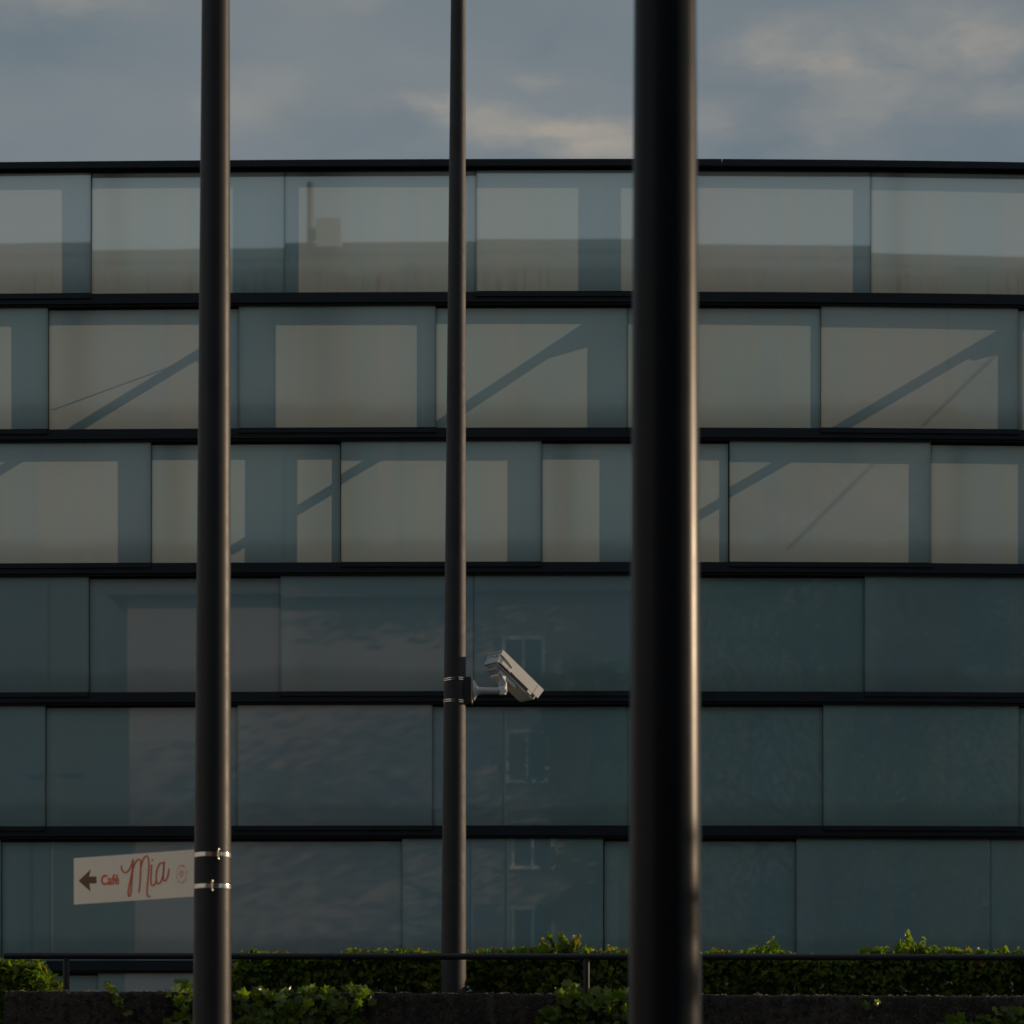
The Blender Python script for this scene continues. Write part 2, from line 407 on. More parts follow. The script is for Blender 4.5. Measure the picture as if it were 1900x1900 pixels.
def brace(a, b, w, d=.34, th=.02, name='brace'):
    ax, ay = a; bx, by = b; L = math.hypot(bx-ax, by-ay); nx, ny = -(by-ay)/L*w/2, (bx-ax)/L*w/2
    member(name, [(ax+nx, ay+ny), (bx+nx, by+ny), (bx-nx, by-ny), (ax-nx, ay-ny)], d, th)
def gusset(px, py): member('gusset', [(px-75, py+52), (px, py), (px, py+45), (px-60, py+62)], .34, .02)
brace((-120, 950), (440, 612), 15); gusset(440, 612)
brace((430, 1020), (820, 786), 15); brace((820, 786), (1088, 608), 16); gusset(1088, 600)
brace((1150, 1046), (1590, 784), 15); brace((1590, 784), (1890, 606), 16); gusset(1890, 600)
brace((95, 757), (372, 658), 2.0, .3, .008, 'tie_rod'); brace((1730, 785), (1890, 630), 2, 1.2, .008, 'tie_rod'); brace((1480, 1015), (1645, 850), 2, 1.4, .008, 'tie_rod')

# ------------------------------------------------------------ what the glass reflects (behind the viewer)
def refl(px, py, T):
    xg = FX(px)
    return Vector(((px-950)/F*T+2*bslope(xg)*(T-D), 2*D-T, EYE+(YH-py)/F*T))
M_pink = mat('pale_pink_render', (.31, .235, .235), .9, 0, .2, .1, 20, .08, .4)
M_trim = mat('pale_window_trim', (.62, .56, .50), .7)
M_win = mat('dark_window_glass', (.02, .025, .03), .08, 0, .8)
M_tile = mat('brown_roof_tiles', (.10, .06, .045), .85, 0, .2, .6, 14, .2, 3)
M_conc = mat('grey_tower_concrete', (.085, .085, .08), .85, 0, .2, .1, 5, .08, .15)
T1 = 83
hl = refl(240, 0, T1).x; hr = refl(1185, 0, T1).x; hz = refl(0, 1105, T1).z; hy = 2*D-T1
house = thing('pink_house', 'pale pink rendered house with rows of framed windows mirrored in the lower glass', 'house', ((hl+hr)/2, hy-5, 0))
bm = bmesh.new(); box(bm, hl, hr, hy-10, hy, 0, hz); link_mesh('wall', bm, M_pink, house)
bm = bmesh.new(); ov = .6
a = [bm.verts.new(c) for c in ((hl-ov, hy+ov, hz), (hr+ov, hy+ov, hz), (hr+ov, hy-10-ov, hz), (hl-ov, hy-10-ov, hz))]
r1 = [bm.verts.new(c) for c in ((hl+3.5, hy-5, hz+2.6), (hr-3.5, hy-5, hz+2.6))]
bm.faces.new(a[::-1]); bm.faces.new((a[0], a[1], r1[1], r1[0])); bm.faces.new((a[2], a[3], r1[0], r1[1])); bm.faces.new((a[1], a[2], r1[1])); bm.faces.new((a[3], a[0], r1[0]))
link_mesh('roof', bm, M_tile, house)
wx = refl(978, 0, T1).x
cols_ = [wx+dx for dx in (0,) if hl+1 < wx+dx < hr-1]
for st in range(6):
    zc = 1.6+(YH-1610)/F*T1+(st-2)*3.1
    if zc < .6 or zc+1.8 > hz: continue
    for x in cols_:
        w = .62; h = 1.6
        bm = bmesh.new()
        box(bm, x-w-.12, x-w, hy+.003, hy+.10, zc, zc+h); box(bm, x+w, x+w+.12, hy+.003, hy+.10, zc, zc+h)
        box(bm, x-w-.12, x+w+.12, hy+.003, hy+.10, zc+h, zc+h+.14); box(bm, x-.04, x+.04, hy+.035, hy+.08, zc, zc+h)
        wf_ = link_mesh('window_frame', bm, M_trim, house)
        bm = bmesh.new(); box(bm, x-w, x+w, hy+.005, hy+.03, zc, zc+h); link_mesh('pane', bm, M_win, wf_)
        bm = bmesh.new(); box(bm, x-w-.2, x+w+.2, hy+.003, hy+.2, zc-.12, zc-.003); link_mesh('sill', bm, M_trim, wf_)
T2 = 112; ty = 2*D-T2; tz = refl(0, 447, T2).z
tower = thing('flat_roofed_block', 'tall plain concrete block with a straight flat roofline mirrored in the top glass row', 'building', (0, ty-8, 0))
bm = bmesh.new(); box(bm, -42, 48, ty-16, ty, 0, tz-.5); link_mesh('wall', bm, M_conc, tower)
bm = bmesh.new(); box(bm, -42.2, 48.2, ty-16.2, ty+.2, tz-.497, tz); link_mesh('parapet', bm, M_conc, tower)
bm = bmesh.new()
for i in range(-6, 8): box(bm, i*6.5-.03, i*6.5+.03, ty+.003, ty+.06, .5, tz-.6)
link_mesh('joint_rib', bm, M_conc, tower)
q = refl(585, 400, T2)
mast = thing('roof_mast', 'slim grey mast with a boxed unit standing on the flat roof edge', 'mast', (q.x, ty-1, tz))
bm = bmesh.new(); tube(bm, [(q.x, ty-1, tz), (q.x, ty-1, refl(0, 318, T2).z)], .17, 12); link_mesh('pole', bm, M_struct, mast)
bm = bmesh.new(); b0 = refl(600, 410, T2); b1 = refl(641, 463, T2); box(bm, b0.x, b1.x, ty+.3, ty+.8, b1.z, b0.z); box(bm, q.x, b0.x, ty-.9, ty+.5, b1.z+.9, b1.z+1.0); link_mesh('cabinet', bm, mat('pale_grey_cabinet', (.42, .50, .54), .6), mast)

def leaf_verts(kind):
    if kind == 'ovate': return [(0, 0), (.30, .25), (.34, .5), (.2, .78), (0, 1.05), (-.2, .78), (-.34, .5), (-.30, .25)]
    if kind == 'ivy': return [(0, .12), (.28, 0), (.52, .22), (.40, .42), (.56, .66), (.26, .66), (0, 1.0), (-.26, .66), (-.56, .66), (-.40, .42), (-.52, .22), (-.28, 0)]
    return [(0, 0), (.3, .5), (0, 1), (-.3, .5)]
def add_leaf(bm, p, nrm, size, kind, rng, roll=None, fold=.18):
    n = Vector(nrm).normalized(); a = rng.uniform(0, 2*math.pi) if roll is None else roll
    u = n.cross(Vector((0, 0, 1)));
    if u.length < .05: u = Vector((1, 0, 0))
    u.normalize(); w = n.cross(u); u, w = u*math.cos(a)+w*math.sin(a), -u*math.sin(a)+w*math.cos(a)
    L = leaf_verts(kind); p = Vector(p)
    vs = [bm.verts.new(p+u*(x*size)+w*((y-.3)*size)+n*(abs(x)*size*fold-(y-.4)**2*size*.35)) for x, y in L]
    if kind == 'quad': bm.faces.new(vs); return
    h = len(vs)//2
    c = bm.verts.new(p+w*(.1*size))
    m0 = vs[0]; m1 = vs[h]
    right = vs[0:h+1]; left = vs[h:]+[vs[0]]
    bm.faces.new(right+[c]) if False else None
    for ch in (right, left):
        for i in range(len(ch)-1):
            try: bm.faces.new((c, ch[i], ch[i+1]))
            except ValueError: pass
def rand_dir(rng):
    while True:
        v_ = Vector((rng.uniform(-1, 1), rng.uniform(-1, 1), rng.uniform(-1, 1)))
        if .05 < v_.length < 1: return v_.normalized()
def make_tree(name, label, loc, H, rad, seed, base=.3, nleaf=16000, ls=.28, group=None):
    rng = random.Random(seed); x, y, z = loc
    tr = thing(name, label, 'tree', loc, group)
    bm = bmesh.new(); ends = []
    pts = [Vector((x+rng.uniform(-.2, .2)*i*.4, y+rng.uniform(-.2, .2)*i*.4, z+H*.86*i/6)) for i in range(7)]
    r0 = H*.011; tube(bm, pts, [r0*(1-.14*i) for i in range(7)], 10)
    for i in range(26):
        f = rng.uniform(base, .95); k_ = f*6*.95; j = min(5, int(k_)); s = pts[j].lerp(pts[j+1], k_-j)
        d = rand_dir(rng); d.z = abs(d.z)*.5+.25; d.normalize()
        ln = rad*rng.uniform(.55, 1.0)*(1.15-.75*max(0, f-.35)); e1 = s+d*ln*.5+Vector((0, 0, .1*ln)); e2 = s+d*ln+Vector((0, 0, .25*ln))
        tube(bm, [s, e1, e2], [r0*.35, r0*.2, .02], 6); ends += [(e1, ln*.33), (e2, ln*.42)]
        for _ in range(2):
            e3 = e1+rand_dir(rng)*ln*.45; tube(bm, [e1, e3], [r0*.14, .015], 5); ends.append((e3, ln*.3))
    link_mesh('trunk', bm, M_bark, tr)
    bm = bmesh.new()
    for _ in range(nleaf):
        c, rr = rng.choice(ends); d = rand_dir(rng)*rr*rng.random()**.45; d.z *= .7
        n = rand_dir(rng); n.z = abs(n.z)
        add_leaf(bm, c+d, n, ls*rng.uniform(.6, 1.2), 'quad', rng)
    link_mesh('crown', bm, M_tree, tr)
    return tr
q = refl(1090, 0, 74); make_tree('leafy_tree', 'leafy tree in front of the pink house wall', (q.x, q.y, 0), 17.5, 3.0, 11, .15, 22000, .2)
for i, (px, T, H, lab) in enumerate([(1480, 80, 30, 'tall tree mirrored in the upper glass right of the thick pole'), (1700, 83, 31, 'tallest broad tree mirrored near the right end of the glass'),
                                     (1940, 81, 30.5, 'tall tree mirrored past the right edge of the glass')]):
    q = refl(px, 0, T); make_tree('leafy_tree', lab, (q.x, q.y, 0), H, 7.4, 21+i, .12, 46000, .22)

# unseen small tree added off to the right to shade the nearest pole's foot
make_tree('shade_tree', 'small unseen tree added right of the view to shade the nearest pole', (6.2, 6.95, 0), 3.95, .95, 77, .28, 9000, .10)
# twin street lamp mirrored in the fifth row
q = refl(98, 1437, 70)
lampp = thing('street_lamp', 'thin twin armed street lamp mirrored in the glass at lower left', 'street lamp', (q.x, q.y, 0))
bm = bmesh.new(); tube(bm, [(q.x, q.y, 0), (q.x, q.y, q.z)], [.09, .06], 12); link_mesh('pole', bm, M_rail, lampp)
bm = bmesh.new(); tube(bm, [(q.x-.55, q.y, q.z-.02), (q.x+.55, q.y, q.z)], .03, 8); link_mesh('arm', bm, M_rail, lampp)
for s in (-1, 1):
    bm = bmesh.new(); box(bm, q.x+s*.85-.38, q.x+s*.85+.38, q.y-.14, q.y+.14, q.z-.07, q.z+.05); bevel(bm, .03); link_mesh('lamp_head', bm, M_rail, lampp)

# ------------------------------------------------------------ concrete wall, rail
def wall_d(px): return 13.0+(px/1900)*.75
def wall_zt(px): return 2.217+.004*(px/1900)
wall = thing('concrete_wall', 'low dark weathered concrete wall along the bottom under the rail', 'wall', (P(900, 1900, 13.3).x, 13.4, 0))
bm = bmesh.new(); rng = random.Random(5)
prof = []; N = 620; x_start, x_end = 6, 2700
for i in range(N+1):
    px = x_start+(x_end-x_start)*i/N; d = wall_d(px); x = (px-950)/F*d; zt = wall_zt(px)
    e = 0.02*max(0, 1-i/5.0)**2
    def nz(s, q): return noise.noise(Vector((x*s, q, 0)))
    h = .004*nz(25, 0)+.003*nz(70, 5)+(.006 if rng.random() < .05 else 0)
    w = .004*nz(30, 9)
    ring = [(x, d+.012+e, 0), (x, d+.0+e, .6), (x, d+w+e, 1.4), (x, d+w+e, 1.9), (x, d+w+e, zt-.05), (x, d+.002+w+e, zt-.022-e), (x, d+.008+w+e, zt-.009+h*.7-e), (x, d+.022+e, zt-.001+h-e*.6), (x, d+.06+e, zt+h*1.2-e*.6), (x, d+.15, zt+.004*nz(40, 3)-e*.6), (x, d+.30, zt-e*.6), (x, d+.32, zt-.02), (x, d+.32, 0)]
    prof.append([bm.verts.new(c) for c in ring])
for a, b in zip(prof, prof[1:]):
    for j in range(len(a)-1): bm.faces.new((a[j], b[j], b[j+1], a[j+1]))
bm.faces.new(prof[0]); bm.faces.new(prof[-1][::-1]); fin(bm)
link_mesh('wall_body', bm, M_wall, wall, True, 50)
bm = bmesh.new()      # mortar crumbs and pale chips lying on the worn top edge
for _ in range(700):
    px = rng.uniform(20, 1950); d = wall_d(px); p = Vector(((px-950)/F*d, d+rng.uniform(.004, .05), wall_zt(px)+rng.uniform(-.004, .006)))
    if noise.noise(Vector((px*.02, 0, 3))) < -.05: continue
    s = rng.uniform(.0012, .0045); m4 = Matrix.Translation(p) @ Matrix.Diagonal((s*rng.uniform(1, 3), s, s*.6, 1))
    bmesh.ops.create_icosphere(bm, subdivisions=1, radius=1, matrix=m4)
ch = link_mesh('chips', bm, mat('pale_mortar_chips', (.55, .42, .34), .6, 0, .5, 0, 5, .5, 60), wall); ch['kind'] = 'stuff'

def rail_p(px): d = 13.45+(px/1900)*.40; py = 1773.5+px/1900*3; return P(px, py, d)
rail = thing('handrail', 'long dark tubular handrail with slim posts above the concrete wall', 'handrail', (rail_p(900).x, 13.6, 1.72))
bm = bmesh.new(); tube(bm, [rail_p(x) for x in (8, 500, 1100, 1700, 2700)], .0185, 20)
link_mesh('rail', bm, M_rail, rail, True, 40)
for x in (123, 1088, 2053):
    p = rail_p(x); bm = bmesh.new(); tube(bm, [(p.x, p.y, 1.7), (p.x, p.y, p.z-.012)], .0185, 16); link_mesh('rail_post', bm, M_rail, rail, True, 40)

# ------------------------------------------------------------ poles
def make_pole(label, d, top, bot, m_, zb, bump=None):
    """top/bot: (left px, right px) at photo rows 0 and 1900"""
    c = lambda py: ((top[0]+top[1])/2*(1-py/1900)+(bot[0]+bot[1])/2*py/1900, ((top[1]-top[0])*(1-py/1900)+(bot[1]-bot[0])*py/1900)/2)
    pb = YH-(zb-EYE)/d*F; pts = []; rs = []
    for i in range(25):
        py = pb+(-700-pb)*i/24; cx, r = c(py); pts.append(P(cx, py, d)); rs.append(max(.02, r/F*d))
    o = thing('metal_pole', label, 'pole', pts[0], 'tapered metal poles in front of the glass building')
    bm = bmesh.new(); tube(bm, pts, rs, 96); link_mesh('shaft', bm, m_, o, True, 40)
    bm = bmesh.new(); tube(bm, [pts[0], pts[0]+Vector((0, 0, .012)), pts[0]+Vector((0, 0, .014))], [rs[0]*1.9, rs[0]*1.9, rs[0]*1.8], 40); link_mesh('base_plate', bm, m_, o, True, 30)
    bm = bmesh.new(); e = pts[-1]; tube(bm, [e, e+Vector((0, 0, .02)), e+Vector((0, 0, .035))], [rs[-1]*1.03, rs[-1]*1.0, rs[-1]*.5], 40); link_mesh('cap', bm, m_, o, True, 30)
    return o, c
dl, dm, dr = 9.8, 14.3, 4.8
pl, cl = make_pole('dark tapered pole carrying the café direction sign', dl, (374.5, 426), (358, 429), M_pole_a, 0)
pm, cm = make_pole('slimmest tapered pole, rising behind the rail with the security camera on it', dm, (836.5, 864), (817, 865), M_pole_b, 1.72)
pr, cr = make_pole('thickest, nearest pole standing bare right of the security camera', dr, (1176.5, 1292), (1165.5, 1302), M_pole_c, 0)

# ------------------------------------------------------------ cafe sign
S = dict(l=137, r=362)
dL, dR = dl+.33, dl-.01
TL, TR, BR, BL = P(137, 1592.5, dL), P(366, 1575.8, dR-.004), P(366, 1663.2, dR-.004), P(137, 1678.5, dL)
sign = thing('direction_sign', 'small beige café sign with brown arrow clamped to the left pole', 'sign', BR)
def SP(u, v, off=0.0):
    """u,v: fractions over the board from its top left; off metres towards the viewer"""
    p = TL.lerp(TR, u).lerp(BL.lerp(BR, u), v); return p+SN*off
SN = (BL-TL).cross(TR-TL).normalized()
if SN.y > 0: SN = -SN
def zoomuv(x, y):
    """photo detail crop (5.9375x, from 120,1560) to board fractions"""
    px = 120+x/5.9375; py = 1560+y/5.9375
    # perspective-correct u
    lam = (px-137)/(366-137); u = lam*(1/ (dR-.004))/((1-lam)/dL+lam/(dR-.004)) if False else None
    # solve u so that the point of the board plane projects to px
    lo, hi = -.1, 1.1
    for _ in range(40):
        mid = (lo+hi)/2; q = TL.lerp(TR, mid); x_ = q.x/q.y*F+950
        if x_ < px: lo = mid
        else: hi = mid
    u = (lo+hi)/2; a = TL.lerp(TR, u); b = BL.lerp(BR, u)
    ya = YH-(a.z-EYE)/a.y*F; yb = YH-(b.z-EYE)/b.y*F
    return u, (py-ya)/(yb-ya)
M_board = mat('beige_sign_board', (.95, .84, .68), .16, 0, 1.0, .02, 3, .03, 6, 0, .5)
M_red = mat('red_lettering', (.92, .14, .045), .4); M_brown = mat('brown_arrow', (.19, .095, .02), .45)
bm = bmesh.new(); prism(bm, [TL, TR, BR, BL], -SN*.004); link_mesh('board', bm, M_board, sign)
def flat(name, pts, m_, off=.0012):
    bm = bmesh.new(); prism(bm, [SP(*zoomuv(x, y), off) for x, y in pts], -SN*.001); return link_mesh(name, bm, m_, sign)
flat('arrow', [(155, 443), (285, 318), (268, 395), (350, 393), (350, 468), (270, 470), (284, 556)], M_brown)
def stroke(bm, pts, w):
    # smooth Catmull-Rom ribbon of varying position with rounded ends, laid on the board
    P_ = [Vector((x, y, 0)) for x, y in pts]; Q = []
    for i in range(len(P_)-1):
        a = P_[max(i-1, 0)]; b = P_[i]; c = P_[i+1]; d = P_[min(i+2, len(P_)-1)]
        for s in range(8):
            u = s/8; Q.append(.5*((2*b)+(c-a)*u+(2*a-5*b+4*c-d)*u*u+(3*b-a-3*c+d)*u**3))
    Q.append(P_[-1]); pr = None
    for i, q in enumerate(Q):
        dd = (Q[min(i+1, len(Q)-1)]-Q[max(i-1, 0)]); dd.normalize(); n = Vector((-dd.y, dd.x, 0))*w/2
        e = [bm.verts.new(SP(*zoomuv(q.x+n.x, q.y+n.y), .0014)), bm.verts.new(SP(*zoomuv(q.x-n.x, q.y-n.y), .0014))]
        if pr: bm.faces.new((pr[0], pr[1], e[1], e[0]))
        pr = e
    for q in (Q[0], Q[-1]):
        vs = [bm.verts.new(SP(*zoomuv(q.x+math.cos(t_)*w/2, q.y+math.sin(t_)*w/2), .0015)) for t_ in [i*math.pi/6 for i in range(12)]]
        bm.faces.new(vs)
bm = bmesh.new()
stroke(bm, [(626, 282), (632, 318), (655, 348), (685, 345), (712, 318), (735, 268), (755, 208)], 15)
stroke(bm, [(752, 212), (748, 330), (738, 470), (728, 580), (712, 612), (701, 590), (706, 520), (728, 420), (752, 310), (782, 235), (812, 206), (834, 214), (840, 260), (834, 400), (826, 510), (819, 566)], 15)
stroke(bm, [(838, 300), (852, 240), (878, 185), (905, 168), (924, 200), (928, 280), (920, 400), (910, 500), (908, 580), (920, 614), (940, 611)], 15)
stroke(bm, [(958, 268), (953, 350), (950, 430), (955, 480), (975, 494), (1000, 470), (1012, 440)], 15)
stroke(bm, [(1092, 250), (1062, 244), (1034, 275), (1014, 340), (1008, 410), (1014, 458), (1036, 474), (1062, 448), (1082, 390), (1092, 310), (1095, 232)], 15)
stroke(bm, [(1095, 236), (1088, 330), (1085, 400), (1092, 436), (1112, 438), (1134, 400), (1145, 350), (1149, 312)], 15)
stroke(bm, [(967, 208), (968, 216)], 15)
fin(bm); link_mesh('script_lettering', bm, M_red, sign); bm = bmesh.new()
# heart, drawn as an outline with a small inner stroke
stroke(bm, [(1284, 404), (1268, 372), (1266, 346), (1276, 334), (1287, 346), (1298, 332), (1309, 344), (1306, 366), (1284, 404)], 4)
stroke(bm, [(1282, 372), (1287, 352), (1294, 350)], 3.5)
fin(bm); link_mesh('heart_mark', bm, M_red, sign)
def text_mesh(s):
    cu = bpy.data.curves.new('t', 'FONT'); cu.body = s; cu.size = 1; cu.offset = .022; cu.resolution_u = 6
    o = bpy.data.objects.new('t', cu); C.objects.link(o); dg = bpy.context.evaluated_depsgraph_get(); dg.update()
    me = bpy.data.meshes.new_from_object(o.evaluated_get(dg)); bpy.data.objects.remove(o)
    return me
def place_text(s, fx, name, m_, warp):
    me = text_mesh(s)
    xs = [v_.co.x for v_ in me.vertices]; ys = [v_.co.y for v_ in me.vertices]; bx = (min(xs), max(xs), min(ys), max(ys))
    for v_ in me.vertices: v_.co = warp(v_.co.x, v_.co.y, bx)
    o = bpy.data.objects.new(name, me); me.materials.append(m_); return o, me
def cafe_warp(x, y, b):
    u = (x-b[0])/(b[1]-b[0]); w = y/(.72)
    zx = 402+u*198; zy = (487-u*10)-w*112
    return SP(*zoomuv(zx, zy), .0014)
o, me = place_text('Café', None, 'word_lettering', M_red, cafe_warp)
me.materials.clear(); me.materials.append(M_red); C.objects.link(o); o.parent = sign; o.matrix_parent_inverse = Matrix.Translation(-sign.location)
bmR = bmesh.new(); ring_txt = 'GEMEINSCHAFTSCAFÉ'
glyph = {}
for i, chx in enumerate(ring_txt):
    if chx not in glyph: glyph[chx] = text_mesh(chx)
    me = glyph[chx]; ang = R(-30)+2*math.pi*i/len(ring_txt)
    cx = 1290+math.sin(ang)*54; cy = 367-math.cos(ang)*95
    tx, ty_ = math.cos(ang)*54, math.sin(ang)*95; L = math.hypot(tx, ty_); tx /= L; ty_ /= L
    xs = [v_.co.x for v_ in me.vertices]; mxx = (min(xs)+max(xs))/2; s = 26
    vs = []
    for v_ in me.vertices:
        a = (v_.co.x-mxx)*s*.8; b = (v_.co.y-.33)*s
        vs.append(bmR.verts.new(SP(*zoomuv(cx+tx*a+ty_*b, cy+ty_*a-tx*b), .0014)))
    for pg in me.polygons:
        try: bmR.faces.new([vs[j] for j in pg.vertices])
        except ValueError: pass
link_mesh('ring_lettering', bmR, M_red, sign)
# steel band clamps around the pole (parts of the sign)
for py, bx in ((1588, 405), (1646.5, 394)):
    cx, r = cl(py); c = P(cx, py, dl); r = r/F*dl; hh = 4.6/F*dl
    bm = bmesh.new(); n = 72
    for (r_, z_) in ():
        pass
    rings = []
    for (rr, z_) in ((r+.0005, -hh), (r+.0028, -hh*.92), (r+.0034, -hh*.3), (r+.0030, 0), (r+.0034, hh*.3), (r+.0028, hh*.92), (r+.0005, hh)):
        rings.append([bm.verts.new((c.x+math.cos(2*math.pi*k_/n)*rr, c.y+math.sin(2*math.pi*k_/n)*rr, c.z+z_)) for k_ in range(n)])
    for a, b in zip(rings, rings[1:]):
        for k_ in range(n): bm.faces.new((a[k_], a[(k_+1) % n], b[(k_+1) % n], b[k_]))
    cp = link_mesh('band_clamp', bm, M_steel, sign, True, 50)
    xb = (bx-950)/F*(dl-r); off = xb-c.x; yb = c.y-math.sqrt(max(0, (r+.004)**2-off*off))
    u_ = 1/F*dl
    bm = bmesh.new()
    box(bm, xb-3.2*u_, xb-1.0*u_, yb-.006, yb+.004, c.z-4*u_, c.z+4*u_); box(bm, xb+1.0*u_, xb+3.4*u_, yb-.006, yb+.004, c.z-3.4*u_, c.z+3.4*u_)
    box(bm, xb+3.6*u_, xb+9*u_, yb-.003, yb+.006, c.z+2.6*u_, c.z+3.6*u_); box(bm, xb+3.6*u_, xb+9*u_, yb-.003, yb+.006, c.z-3.6*u_, c.z-2.6*u_)
    tube(bm, [(xb, yb-.009, c.z-9*u_), (xb, yb-.009, c.z+9*u_)], 1.3*u_, 12)
    tube(bm, [(xb, yb-.009, c.z+7*u_), (xb, yb-.009, c.z+9.6*u_)], 2.6*u_, 6); tube(bm, [(xb, yb-.009, c.z-9.6*u_), (xb, yb-.009, c.z-7.4*u_)], 2.4*u_, 6)
    link_mesh('clamp_screw', bm, M_steel, cp, True, 30)
# bracket joining board to the clamps behind the pole
bm = bmesh.new(); a = SP(.985, .1, -.005); b = SP(.985, .9, -.005)
box(bm, a.x-.012, a.x+.02, a.y+.004, a.y+.02, b.z, a.z); link_mesh('bracket', bm, M_struct, sign)

# ------------------------------------------------------------ security camera
def CP(x, y, d=dm): return P(800+x/7.917, 1180+y/7.917, d)
cc = thing('security_camera', 'off-white security camera with sun shield pointing down right from the slim pole', 'camera', CP(500, 800))
cxm, rm = cm(1282); pcx = (cxm-950)/F*dm; rm = rm/F*dm; u = dm/F/7.917
# two straps
for y_, nm in ((650, 0), (970, 1)):
    c = Vector((pcx, dm, CP(0, y_).z)); bm = bmesh.new(); n = 64; hh = .0065
    for s_ in (-1, 1):
        rings = [[bm.verts.new((c.x+math.cos(2*math.pi*k_/n)*rr, c.y+math.sin(2*math.pi*k_/n)*rr, c.z+z_+s_*.0055-.006*math.cos(2*math.pi*k_/n)*(nm*-1+.5)*-1)) for k_ in range(n)] for rr, z_ in ((rm+.0008, -.0028), (rm+.003, -.0022), (rm+.003, .0022), (rm+.0008, .0028))]
        for a, b in zip(rings, rings[1:]):
            for k_ in range(n): bm.faces.new((a[k_], a[(k_+1) % n], b[(k_+1) % n], b[k_]))
    link_mesh('strap', bm, M_steel, cc, True, 50)
# pole adapter: box profile standing proud of the pole
za, zb = CP(0, 605).z, CP(0, 1000).z; xa, xb_ = CP(498, 0).x, CP(583, 0).x; xc = CP(612, 0).x
bm = bmesh.new(); box(bm, xa-.02, xb_, dm-.035, dm+.035, zb+.004, za-.004); bevel(bm, .003); link_mesh('pole_adapter', bm, M_pole_b, cc)
bm = bmesh.new(); box(bm, xb_+.001, xc, dm-.045, dm+.045, zb, za); bevel(bm, .0035, 3); link_mesh('mounting_plate', bm, mat('pale_zinc_plate', (.42, .38, .33), .4, .5), cc)
def lathe_x(bm, prof, c, n=36):
    rings = [[bm.verts.new((x, c.y+math.cos(2*math.pi*k_/n)*r, c.z+math.sin(2*math.pi*k_/n)*r)) for k_ in range(n)] for x, r in prof]
    for a, b in zip(rings, rings[1:]):
        for k_ in range(n): bm.faces.new((a[k_], a[(k_+1) % n], b[(k_+1) % n], b[k_]))
    bm.faces.new(rings[0]); bm.faces.new(rings[-1][::-1]); fin(bm)
c = CP(640, 805); bm = bmesh.new()
lathe_x(bm, [(xc+.0005, .062), (xc+.008, .062), (CP(648, 0).x, .055), (CP(668, 0).x, .034), (CP(700, 0).x, .0235), (CP(760, 0).x, .0205), (CP(990, 0).x, .0205), (CP(1040, 0).x, .022), (CP(1085, 0).x, .022), (CP(1108, 0).x, .016), (CP(1117, 0).x, .006)], c)
link_mesh('bracket_arm', bm, M_camgrey, cc, True, 45)
bm = bmesh.new(); kx0 = CP(1060, 0).x
tube(bm, [CP(1050, 862), CP(1050, 800), CP(1050, 745)], [.020, .026, .026], 28); bmesh.ops.recalc_face_normals(bm, faces=bm.faces)
link_mesh('elbow', bm, M_cam, cc, True, 45)
bm = bmesh.new(); tube(bm, [CP(1050, 738), CP(1050, 690), CP(1045, 600)], [.0255, .0255, .0235], 28); link_mesh('swivel', bm, M_camgrey, cc, True, 45)
# housing in its own frame: X forward, Y to its left, Z up (local), pitched down and turned away from the viewer
hd, pt = R(35), R(35)
fwd = Vector((math.cos(pt)*math.cos(hd), math.cos(pt)*math.sin(hd), -math.sin(pt)))
lft = Vector((-math.sin(hd), math.cos(hd), 0)); upv = fwd.cross(lft)
if upv.z < 0: upv = -upv
ORG = CP(1060, 205)      # rear top near corner of the shield (local x=0, y=0, z=0); y runs to the far side
def HL(x, y, z): return ORG+fwd*x+lft*y+upv*z
def hbox(bm, x0, x1, y0, y1, z0, z1):
    v_, f_ = box(bm, x0, x1, y0, y1, z0, z1)
def hfin(name, bm, m_, parent=cc, smooth=False):
    fin(bm)
    for v_ in bm.verts: v_.co = HL(*v_.co)
    if True: bmesh.ops.recalc_face_normals(bm, faces=bm.faces)
    return link_mesh(name, bm, m_, parent, smooth, 40)
LSH = .363; WSH = .150; HSH = .070
# sun shield: U-shaped hood, side cheek with slanted front and a notch at the rear
def hood_side(y0, y1, bm):
    pts = [(0, -.012), (-.002, -.002), (.004, 0), (LSH, 0), (LSH-.0, -.004), (LSH-.006, -HSH), (.13, -HSH-.001), (.112, -.062), (.108, -.043), (.060, -.033), (0.004, -.030)]
    a = [bm.verts.new((x, y0, z)) for x, z in pts]; b = [bm.verts.new((x, y1, z)) for x, z in pts]
    n = len(pts); bm.faces.new(a); bm.faces.new(b[::-1])
    for i in range(n): bm.faces.new((a[i], b[i], b[(i+1) % n], a[(i+1) % n]))
bm = bmesh.new(); hood_side(0, .0035, bm); hood_side(WSH-.0035, WSH, bm)
hbox(bm, 0.0, LSH, .0036, WSH-.0036, -.0042, -.0003)
sh = hfin('sun_shield', bm, M_cam)
bm = bmesh.new(); hbox(bm, LSH-.052, LSH-.0505, -.0006, .0, -HSH+.001, -.001)
hfin('shield_joint', bm, M_dark, sh)
